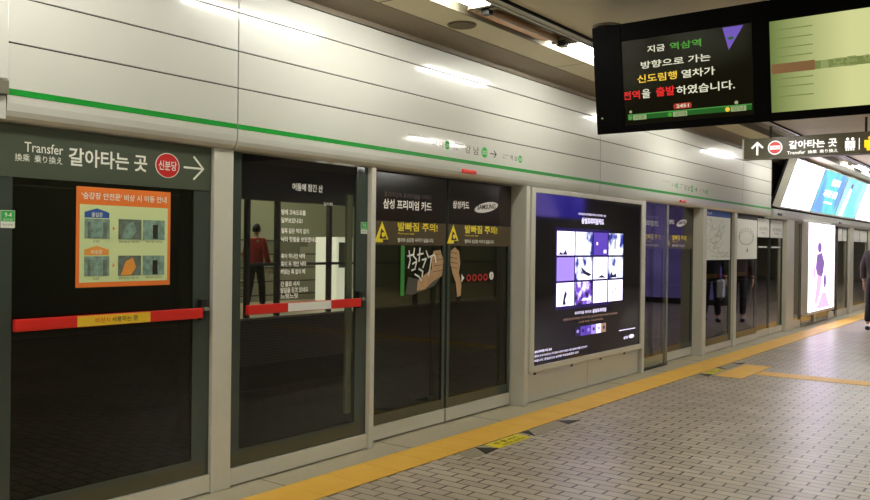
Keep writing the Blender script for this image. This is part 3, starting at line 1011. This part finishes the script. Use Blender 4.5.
trough(.595, .985, 'trim_6')
trough(3.7, 4.1, 'trim_7')
trough(7.0, 7.4, 'trim_8')  # right trough, carries the added lamp row
on = [(-3.9, -2.6), (-1.5, -.2), (1.0, 2.3), (3.3, 4.58), (5.76, 6.9), (9.05, 10.3), (13.15, 14.6), (16.9, 18.1), (19, 20.3), (22, 23.3), (26, 27.3), (31, 32.3)]
nm = ['behind the camera, farthest', 'behind the camera', 'above the camera side', 'nearest in view at the top edge', 'just left of the black hanging display', 'hidden behind the hanging display',
      'between hanging display and hanging sign', 'past the hanging sign', 'second past the hanging sign', 'third past the hanging sign', 'fourth past the hanging sign', 'at the far end']
for (a, c), n_ in zip(on, nm):
    lamp(.80, a, c, True, 'lit twin tube lamp in trough by the wall, ' + n_)
lamp(.80, 4.62, 5.72, False, 'unlit lamp with copper tinted reflector between two lit ones')
for (a, c), n_ in zip([(-4, -2.5), (-1, .5), (9.4, 10.9), (33, 34.5), (38, 39.5)], ['behind the camera', 'overhead of the camera', 'near the hanging sign', 'far along the platform', 'farthest']):
    lamp(3.9, a, c, True, 'lit twin tube lamp in the middle trough, ' + n_)  # the two lamps by the camera are added for lighting
for (a, c), n_ in zip([(-3, -1), (2, 4), (7, 9), (12, 14), (18, 20), (25, 27)], ['behind the camera', 'level with the camera', 'right of the display', 'right of the hanging sign', 'far right', 'farthest right']):
    lamp(7.2, a, c, True, 'lit twin tube lamp in the right trough, ' + n_)  # row added out of view to light the platform
# lamps over the opposite platform
for (x, y) in ((-9.5, 9.8), (-9.5, 12.6), (-11.5, 10), (-11.5, 14), (-10, 17), (-10, 23)):
    lamp(x, y, y + 2.2, True, 'lit twin tube lamp over the opposite platform' + {(-9.5, 9.8): ' nearest its edge', (-9.5, 12.6): ', second along its edge', (-11.5, 10): ' above the red jacket, by the wall', (-11.5, 14): ' by the wall past the stairs', (-10, 17): ', beyond the vending machine', (-10, 23): ', farthest away'}[(x, y)], 3.25)
    
# ceiling loudspeaker and ring
b = MB(FLAT)
b.f = Frame((0, 0, 0), (1, 0, 0), (0, -1, 0), (0, 0, -1))
t = thing('ceiling_speaker', (.392, 4.932, 3.045), 'round flush loudspeaker grille in the ceiling strip beside lamp trough', 'loudspeaker')
b.disc(.392, -4.932, .10, -3.040, 'speaker', t=.012); b.build('grille', t)
b = MB(Frame((0, 0, 0), (1, 0, 0), (0, -1, 0), (0, 0, -1)))
n = 28
b.poly([(.392 + .108 * math.cos(2 * math.pi * i / n), -4.932 + .108 * math.sin(2 * math.pi * i / n)) for i in range(n)], -3.046, 'cove', t=.006); b.build('rim', t)
t = thing('smoke_detector', (1.24, 5.56, 3.03), 'small dark ceiling fitting with a pale ring above the hanging display', 'detector')
b = MB(Frame((0, 0, 0), (1, 0, 0), (0, -1, 0), (0, 0, -1)))
b.disc(1.24, -5.56, .105, -3.036, 'trough', t=.014); b.disc(1.24, -5.56, .085, -3.026, 'black', t=.01); b.build('housing', t)

# ============================================================ HANGING DISPLAY (two screens)
ta = math.radians(8.5)
DF = Frame((0, 5.05, 2.19), (1, 0, 0), (0, -math.sin(ta), math.cos(ta)), (0, -math.cos(ta), -math.sin(ta)))
t = thing('hanging_display', (2.4, 5.2, 2.19), 'black double screen hanging from the ceiling with station announcement', 'display')
b = MB(DF)
b.box(1.42, 3.55, 0, .69, -.30, -.012, 'tv_body')
b.box(1.42, 1.62, 0, .69, -.012, 0, 'tv_body').box(3.38, 3.55, 0, .69, -.012, 0, 'tv_body').box(2.43, 2.53, 0, .69, -.012, 0, 'tv_body')
b.box(1.62, 2.43, 0, .05, -.012, 0, 'tv_body').box(1.62, 2.43, .578, .69, -.012, 0, 'tv_body')
b.box(2.53, 3.38, 0, .05, -.012, 0, 'tv_body').box(2.53, 3.38, .568, .69, -.012, 0, 'tv_body')
b.build('casing', t, bevel=.004)
b = MB(FLAT)
b.box(2.55, 2.65, 5.1, 5.25, 2.85, 3.05, 'black').box(3.1, 3.2, 5.1, 5.25, 2.85, 3.05, 'black').box(2.5, 3.4, 5.05, 5.35, 3.02, 3.048, 'black')
b.build('mounting_bracket', t)
p = MB(DF).box(1.62, 2.43, .05, .578, -.012, -.006, 'tv_glass').build('left_screen', t)
M['t_white'] = emi('screen_white', C(226, 224, 196), .60)
M['t_green'] = emi('screen_green', C(80, 180, 50), .42)
M['t_yellow'] = emi('screen_yellow', C(250, 205, 60), .58)
M['t_red'] = emi('screen_red', C(230, 28, 30), .6)
M['t_line'] = emi('screen_dark_green', C(28, 110, 30), .4)
M['t_line2'] = emi('screen_pale_green', C(90, 170, 80), .45)
M['t_lab'] = emi('screen_pale_label', C(180, 196, 140), .4)
M['t_badge'] = emi('screen_red_badge', C(176, 50, 34), .5)
M['t_purple'] = emi('screen_purple', C(120, 90, 200), .5)
b = MB(DF)
w = -.0045
b.text('지금', 1.79, 1.905, .487, .53, w, 't_white', .015)
b.text('역삼역', 1.937, 2.132, .484, .53, w, 't_green', .015)
b.text('방향으로 가는', 1.743, 2.186, .392, .438, w, 't_white', .015)
b.text('신도림행', 1.715, 1.975, .306, .356, w, 't_yellow', .015)
b.text('열차가', 2.003, 2.21, .306, .356, w, 't_white', .015)
b.text('전역', 1.612, 1.728, .208, .262, w, 't_red', .02)
b.text('을', 1.742, 1.797, .208, .265, w, 't_white', .015)
b.text('출발', 1.835, 1.957, .21, .268, w, 't_red', .02)
b.text('하였습니다.', 1.967, 2.325, .208, .262, w, 't_white', .015)
b.box(1.64, 2.42, .078, .113, w - .001, w, 't_line')
b.box(1.64, 2.42, .108, .114, w, w + .0008, 't_line2')
for u, tx, cc in ((1.64, '서초', 't_line2'), (1.905, '교대', 't_green'), (2.262, '강남', 't_yellow')):
    b.disc(u + .015, .092, .014, w + .001, cc)
    b.box(u + .035, u + .125, .076, .106, w, w + .001, 't_lab')
    b.text(tx, u + .045, u + .115, .08, .102, w + .002, 't_line')
b.poly([(1.95, .122), (2.055, .122), (2.062, .138), (2.055, .156), (1.95, .156), (1.943, .138)], w + .001, 't_badge')
b.text('2451', 1.963, 2.043, .128, .15, w + .002, 't_white', .02)
b.disc(1.66, .13, .009, w, 't_lab'); b.disc(2.33, .128, .011, w, 't_lab')
b.poly([(2.262, .573), (2.296, .44), (2.385, .573)], w, 't_purple')  # purple lightbox reflection painted onto the screen
b.disc(2.31, .507, .009, w + .001, 't_line', ru=.018)
b.build('announcement', p)
MB(DF).disc(1.462, .105, .006, .002, 't_lab', t=.003).build('status_light', t)


def screen2():
    m, tr, bs = nt('screen_olive_glow')
    N, L = tr.nodes, tr.links
    tc = N.new('ShaderNodeTexCoord'); sp = N.new('ShaderNodeSeparateXYZ'); L.new(tc.outputs['Object'], sp.inputs[0])
    g = N.new('ShaderNodeMapRange'); g.inputs[1].default_value = .1; g.inputs[2].default_value = .55
    L.new(sp.outputs[0], g.inputs[0])
    cr = N.new('ShaderNodeValToRGB')
    cr.color_ramp.elements[0].color = C(98, 118, 56); cr.color_ramp.elements[1].color = C(214, 216, 150)
    L.new(g.outputs[0], cr.inputs[0])
    bs.inputs['Base Color'].default_value = C(10, 10, 8); bs.inputs['Roughness'].default_value = .12
    L.new(cr.outputs[0], bs.inputs['Emission Color']); bs.inputs['Emission Strength'].default_value = .60
    return m


M['t_olive'] = screen2()
M['t_olive_d'] = emi('screen_olive_line', C(118, 132, 70), .6)
M['t_brown'] = emi('screen_brown_band', C(138, 100, 62), .5)
M['t_olive_l'] = emi('screen_olive_letter', C(150, 160, 100), .55)
p = MB(DF).box(2.53, 3.38, .05, .568, -.012, -.006, 't_olive').build('right_screen', t)
b = MB(DF)
for v in (.512, .462, .41, .36, .235, .19, .135):
    b.box(2.56, 2.76, v, v + .006, w - .001, w, 't_olive_d')
b.box(2.535, 2.77, .27, .325, w - .001, w, 't_brown')
b.box(2.77, 3.37, .272, .318, w - .001, w - .0002, 't_olive_d')
b.text('모든 역에서 안전', 2.86, 3.36, .268, .325, w + .001, 't_olive_l', .02)
b.box(2.80, 2.84, .272, .318, w, w + .001, 't_olive_l')
b.build('picture', p)

# ============================================================ HANGING TRANSFER SIGN
SF = Frame((0, 11.0, 0), (1, 0, 0), (0, 0, 1), (0, -1, 0))
t = thing('hanging_sign', (1.8, 11.08, 2.61), 'dark olive hanging transfer sign with arrow and red disc', 'sign')
b = MB(SF)
b.box(.585, 3.1, 2.612, 2.868, -.14, 0, 'signbox')
b.box(.57, .59, 2.606, 2.874, -.145, .003, 'alu').box(.59, 3.1, 2.604, 2.612, -.145, .003, 'alu_dark')
b.build('box', t)
b = MB(SF)
w = .002
b.stroke([(.757, 2.66), (.757, 2.805)], .024, w, 'sign_white')
b.stroke([(.692, 2.748), (.757, 2.812), (.822, 2.748)], .024, w + .001, 'sign_white')
b.disc(.975, 2.738, .088, w, 'sign_white'); b.disc(.975, 2.738, .076, w + .001, 'sign_red')
b.box(.912, 1.038, 2.715, 2.762, w + .001, w + .002, 'sign_white')
b.text('신분당', .92, 1.03, 2.722, 2.755, w + .003, 'sign_red', .02)
b.text('갈아타는 곳', 1.14, 1.695, 2.708, 2.812, w, 'sign_white', .025)
b.text('Transfer', 1.12, 1.335, 2.642, 2.682, w, 'sign_white', .015)
b.text('換乘  乗り換え', 1.365, 1.705, 2.64, 2.682, w, 'sign_white', .01)
for cu in (1.812, 1.868):
    b.disc(cu, 2.79, .017, w, 'sign_white')
b.box(1.785, 1.895, 2.68, 2.766, w, w + .001, 'sign_white')
for cu in (1.80, 1.825, 1.852, 1.878):
    b.box(cu - .008, cu + .008, 2.65, 2.68, w, w + .001, 'sign_white')
b.text('i', 1.834, 1.846, 2.695, 2.755, w + .002, 'signbox', .02)
b.box(1.936, 1.944, 2.655, 2.795, w, w + .001, 'sign_white')
b.disc(2.055, 2.79, .02, w, 'sign_yellow'); b.box(1.995, 2.12, 2.675, 2.765, w, w + .001, 'sign_yellow'); b.box(2.02, 2.10, 2.64, 2.675, w, w + .001, 'sign_yellow')
b.text('나가는 곳 Exit', 2.2, 3.0, 2.69, 2.79, w, 'sign_yellow', .02)
b.build('lettering', t)
b = MB(FLAT)
for x in (.9, 2.0, 2.9):
    b.tube((x, 11.07, 2.86), (x, 11.07, 3.05), .014, 'steel_dark')
b.build('hanging_rod', t)

# ============================================================ FLOOR TACTILE TILES AND STICKERS
b = MB(FLAT)
y = -4.0
k = 0
t = thing('tactile_strip', (.385, 15, 0), 'yellow tactile warning strip running along the screen doors', 'tactile paving')
y = -3.9
while y < 40:
    b.box(.225, .55, y + .0015, y + .3315, 0, .004, 'tactile')
    y += .333
b.box(.225, .55, -3.9, 40, 0, .0012, 'sticker_k')
b.build('tile_row', t)
b = MB(FLAT)
for i in range(1):
    for j in range(4):
        b.box(.752, 1.06, 9.47 + j * .30, 9.767 + j * .30, 0, .004, 'tactile')
tag(b.build('tactile_pad'), 'short yellow tactile pad turning off the long strip', 'tactile paving')
b = MB(FLAT)
x = 1.075
while x < 7:
    b.box(x, x + .297, 9.88, 10.19, 0, .004, 'tactile')
    x += .30
tag(b.build('tactile_branch'), 'narrow yellow tactile line leading away from the screen doors to the right', 'tactile paving')


def sticker(dy, label, ycol=True, s=1.0, far=False):
    t = thing('floor_sticker', (.6, 5.3 + dy, 0), label, 'floor sticker', 'queueing stickers on the platform floor')
    b = MB(FLAT)
    y = dy
    if ycol:
        b.poly([(.565, 5.04 + y), (.70, 5.02 + y), (.70, 5.47 + y), (.565, 5.49 + y)], .002, 'sticker_y', .002)
        fr = Frame((0, y, 0), (0, 1, 0), (-1, 0, 0), (0, 0, 1))
        b.f = fr
        b.text('한 줄 서기', 5.1, 5.4, -.635, -.59, .003, 'sticker_k', .02)
        b.text('안전선 밖에서', 5.12, 5.42, -.69, -.65, .003, 'sticker_k', .01)
        b.f = FLAT
        b.build('yellow_plate', t)
        b = MB(FLAT)
    b.poly([(.555, 4.93 + y), (.72, 4.82 + y), (.70, 5.02 + y), (.565, 5.03 + y)][:3], .0025, 'sticker_k', .0025)
    b.build('dark_triangle', t)
    b = MB(FLAT)
    b.poly([(.555, 5.56 + y), (.565, 5.66 + y), (.70, 5.53 + y)][::-1], .0025, 'sticker_k', .0025)
    b.build('dark_triangle', t)
    b = MB(FLAT)
    b.poly([(.555, 5.68 + y), (.70, 5.55 + y), (.70, 6.06 + y), (.555, 6.12 + y)], .0015, 'sticker_g', .0015)
    b.build('grey_plate', t)
    b = MB(FLAT)
    b.poly([(.565, 4.70 + y), (.70, 4.64 + y), (.72, 4.81 + y), (.555, 4.92 + y)], .0015, 'sticker_g', .0015)
    b.build('grey_plate', t)
    MB(FLAT).poly([(.56, 6.13 + y), (.70, 6.07 + y), (.70, 6.28 + y)], .0025, 'sticker_k', .0025).build('dark_triangle', t)
    return t


sticker(0, 'yellow, grey and black sticker on bricks before nearest sliding doors')
sticker(4.56, 'yellow and black floor sticker before second sliding doors, beside the yellow pad')
sticker(-4.86, 'floor sticker before the doors left of the frame')
for (x, y, lab) in ((1.5, 13.04, 'thin white floor mark far back near the right edge'), (2.25, 9.31, 'thin white floor mark nearer the camera at right edge')):
    b = MB(FLAT).box(x - .2, x + .2, y - .02, y + .02, 0, .002, 'white_film')
    tag(b.build('floor_mark'), lab, 'floor mark')


# ============================================================ PEOPLE
def skin(name, V, E, R, m, parent, sub=2):
    off = Vector((0, 0, 0)); p = parent
    me = bpy.data.meshes.new(name)
    me.from_pydata(V, E, [])
    o = bpy.data.objects.new(name, me)
    COL.objects.link(o)
    o.parent = parent
    md = o.modifiers.new('skin', 'SKIN')
    for i, r in enumerate(R):
        sv = me.skin_vertices[0].data[i]
        sv.radius = r if isinstance(r, tuple) else (r, r)
        sv.use_root = (i == 0)
    md.use_smooth_shade = True
    s = o.modifiers.new('sub', 'SUBSURF'); s.levels = sub; s.render_levels = sub
    dg = bpy.context.evaluated_depsgraph_get(); dg.update()
    me2 = bpy.data.meshes.new_from_object(o.evaluated_get(dg))
    o.modifiers.clear()
    o.data = me2
    me2.materials.clear(); me2.materials.append(M[m])
    return o


def person(loc, rot, label, coat, trouser='trouser', height=1.72, step=.16, holding=None):
    k = height / 1.72
    t = thing('person', loc, label, 'person')
    t.rotation_euler = (0, 0, rot)
    s = step
    def K(L): return [tuple(c * k for c in v) for v in L]
    # body facing +y; bare body: head, neck, torso, arms, legs
    V = K([(0, 0, .93), (0, 0, 1.15), (0, 0, 1.38), (0, .0, 1.47), (0, .015, 1.53), (0, .03, 1.62),
           (.19, 0, 1.40), (.24, -.03, 1.13), (.25, .06, .88),
           (-.19, 0, 1.40), (-.24, .0, 1.13), (-.25, .08, .88),
           (.09, 0, .88), (.10, s * .5, .50), (.10, s * .7, .09),
           (-.09, 0, .88), (-.10, -s * .3, .50), (-.10, -s, .11)])
    E = [(0, 1), (1, 2), (2, 3), (3, 4), (4, 5), (2, 6), (6, 7), (7, 8), (2, 9), (9, 10), (10, 11), (0, 12), (12, 13), (13, 14), (0, 15), (15, 16), (16, 17)]
    R = [(.13, .10), (.125, .09), (.13, .09), .052, .05, .06, .045, .038, .026, .045, .038, .026, .075, .052, .036, .075, .052, .036]
    skin('body', V, E, [tuple(x * k for x in r) if isinstance(r, tuple) else r * k for r in R], 'skin', t)
    # head
    b = bmesh.new(); bmesh.ops.create_uvsphere(b, u_segments=20, v_segments=14, radius=1)
    for v in b.verts:
        z = v.co.z; x = v.co.x; y = v.co.y
        v.co = Vector((x * .074 * (1 if z > -.2 else 1 + (z + .2) * .45), y * .092 + (.012 if y > 0 and z < -.3 else 0), z * .115))
        if abs(x) < .18 and y > .9 and -.3 < z < .15: v.co.y += .018
    me = bpy.data.meshes.new('head'); b.to_mesh(me); b.free(); me.materials.append(M['skin'])
    for p_ in me.polygons: p_.use_smooth = True
    h = bpy.data.objects.new('head', me); COL.objects.link(h); h.parent = t; h.location = (0, .03 * k, 1.62 * k)
    for sx in (-1, 1):
        e = MB(FLAT); b2 = bmesh.new(); bmesh.ops.create_uvsphere(b2, u_segments=10, v_segments=8, radius=.011)
        me = bpy.data.meshes.new('eye'); b2.to_mesh(me); b2.free(); me.materials.append(M['ink'])
        o = bpy.data.objects.new('eye', me); COL.objects.link(o); o.parent = h; o.location = (sx * .03, .083, .0)
        b2 = bmesh.new(); bmesh.ops.create_uvsphere(b2, u_segments=10, v_segments=8, radius=.02)
        for v in b2.verts: v.co.x *= .4; v.co.z *= 1.4
        me = bpy.data.meshes.new('ear'); b2.to_mesh(me); b2.free(); me.materials.append(M['skin'])
        o = bpy.data.objects.new('ear', me); COL.objects.link(o); o.parent = h; o.location = (sx * .074, -.005, -.01)
    b = bmesh.new(); bmesh.ops.create_uvsphere(b, u_segments=24, v_segments=16, radius=1)
    for v in list(b.verts):
        if (v.co.y > .35 and v.co.z < .45) or v.co.z < -.55: b.verts.remove(v)
    for v in b.verts: v.co = Vector((v.co.x * .083, v.co.y * .101 - .004, v.co.z * .125))
    me = bpy.data.meshes.new('hair'); b.to_mesh(me); b.free(); me.materials.append(M['hair'])
    for p_ in me.polygons: p_.use_smooth = True
    o = bpy.data.objects.new('hair', me); COL.objects.link(o); o.parent = t; o.location = (0, .03 * k, 1.625 * k)
    sol = o.modifiers.new('s', 'SOLIDIFY'); sol.thickness = .008
    # trousers
    V = K([(0, 0, .95), (.09, 0, .87), (.10, s * .5, .50), (.10, s * .7, .12), (-.09, 0, .87), (-.10, -s * .3, .50), (-.10, -s, .14), (0, 0, 1.05)])
    skin('trousers', V, [(0, 1), (1, 2), (2, 3), (0, 4), (4, 5), (5, 6), (0, 7)], [(.15, .12), .095, .075, .065, .095, .075, .065, (.14, .11)], trouser, t)
    # jacket with sleeves
    V = K([(0, 0, 1.12), (0, 0, .90), (0, 0, 1.33), (0, 0, 1.44), (.17, 0, 1.40), (.24, -.03, 1.15), (.255, .06, .92), (-.17, 0, 1.40), (-.24, 0, 1.15), (-.255, .07, .92)])
    skin('jacket', V, [(0, 1), (0, 2), (2, 3), (2, 4), (4, 5), (5, 6), (2, 7), (7, 8), (8, 9)], [(.175, .125), (.17, .13), (.17, .115), (.085, .08), .075, .06, .052, .075, .06, .052], coat, t)
    # shoes
    for sx, sy in ((.10, s * .7), (-.10, -s)):
        skin('shoe', K([(sx, sy - .05, .045), (sx, sy + .06, .04), (sx, sy + .16, .03)]), [(0, 1), (1, 2)], [(.042, .045), (.045, .038), (.04, .026)], 'shoe', t)
    # hands with fingers
    for sx, hy in ((.255, .07), (-.255, .085)):
        sg = 1 if sx > 0 else -1
        Vh = [(sx, hy, .87), (sx, hy + .01, .83), (sx, hy + .015, .79)]
        Eh = [(0, 1), (1, 2)]
        Rh = [(.022, .026), (.016, .036), (.014, .036)]
        for q, (dy, ln) in enumerate(((.03, .062), (.01, .072), (-.01, .068), (-.03, .052))):
            i = len(Vh)
            Vh += [(sx, hy + .015 + dy, .765), (sx - sg * .008, hy + .017 + dy, .765 - ln * .5), (sx - sg * .022, hy + .02 + dy, .765 - ln)]
            Eh += [(2, i), (i, i + 1), (i + 1, i + 2)]
            Rh += [.0085, .008, .0065]
        i = len(Vh)
        Vh += [(sx - sg * .006, hy + .045, .815), (sx - sg * .014, hy + .062, .785)]
        Eh += [(1, i), (i, i + 1)]; Rh += [.0095, .008]
        skin('hand', K(Vh), Eh, Rh, 'skin', t, 1)
    return t


person((1.21, 16.95, 0), math.radians(-8), 'person in a dark grey coat walking away at the right edge', 'coat')
t = person((1.62, 16.55, 0), math.radians(150), 'person in a black coat and pale bag standing just outside the right edge', 'coat2')
b = MB(FLAT)
t2 = thing('shoulder_bag', (1.40, 16.3, .55), 'pale bag hanging at the side of the person in black', 'bag')
MB(FLAT).box(1.30, 1.42, 16.25, 16.42, .50, .85, 'cloth_pale').build('bag_body', t2, bevel=.02)
person((-8.9, 11.05, .1), math.radians(20), 'person in a red jacket on the opposite platform, seen through the poem door', 'jacket_red')

# ============================================================ OPPOSITE PLATFORM (seen through the glass)
b = MB(FLAT)
for y in (9.9, 10.62, 12.0, 13.2, 14.8, 16.5, 18.2):
    b.box(-7.9, -7.8, y, y + .07, .1, 2.3, 'steel_mid')
b.box(-7.9, -7.8, 9.9, 19, 1.04, 1.09, 'steel_mid').box(-7.95, -7.78, YA, 24, 2.24, 3.3, 'steel_mid')
tag(b.build('opposite_screen'), 'dark steel screen frame along the opposite platform edge', 'screen frame')
b = MB(FLAT).box(-8.3, -8.2, YA, 9.75, .1, 2.24, 'steel_dark')  # dark backing added where the opposite platform lies unlit
tag(b.build('dark_hoarding'), 'dark closed hoarding on the opposite platform left of the red jacket', 'hoarding')
b = MB(FLAT)
b.box(-10.4, -9.7, 14.2, 14.75, .1, 1.62, 'vend').box(-9.69, -9.68, 14.25, 14.7, .9, 1.5, 'frit_light')
tag(b.build('vending_machine', bevel=.01), 'white vending machine on the opposite platform behind dark posts', 'vending machine')
t = thing('staircase', (-11, 13, .1), 'grey stairs on the opposite platform behind the poem lettering', 'stairs')
b = MB(FLAT)
for i in range(9):
    b.box(-12.8 + .0, -10.9, 12.2 + i * .28, 12.48 + i * .28, .1, .1 + (i + 1) * .16, 'stairs').box(-10.9, -10.89, 12.2, 14.72, .1 + (i + 1) * .16 - .03, .1 + (i + 1) * .16, 'steel_dark') if i % 2 == 0 else b.box(-12.8, -10.9, 12.2 + i * .28, 12.48 + i * .28, .1, .1 + (i + 1) * .16, 'stairs')
b.build('steps', t)
b = MB(FLAT).box(-7.86, -7.78, 24.1, 45, -.6, 2.2, 'steel_dark')
tag(b.build('dark_hoarding'), 'dark far hoarding on the opposite platform beyond the staircase', 'hoarding')
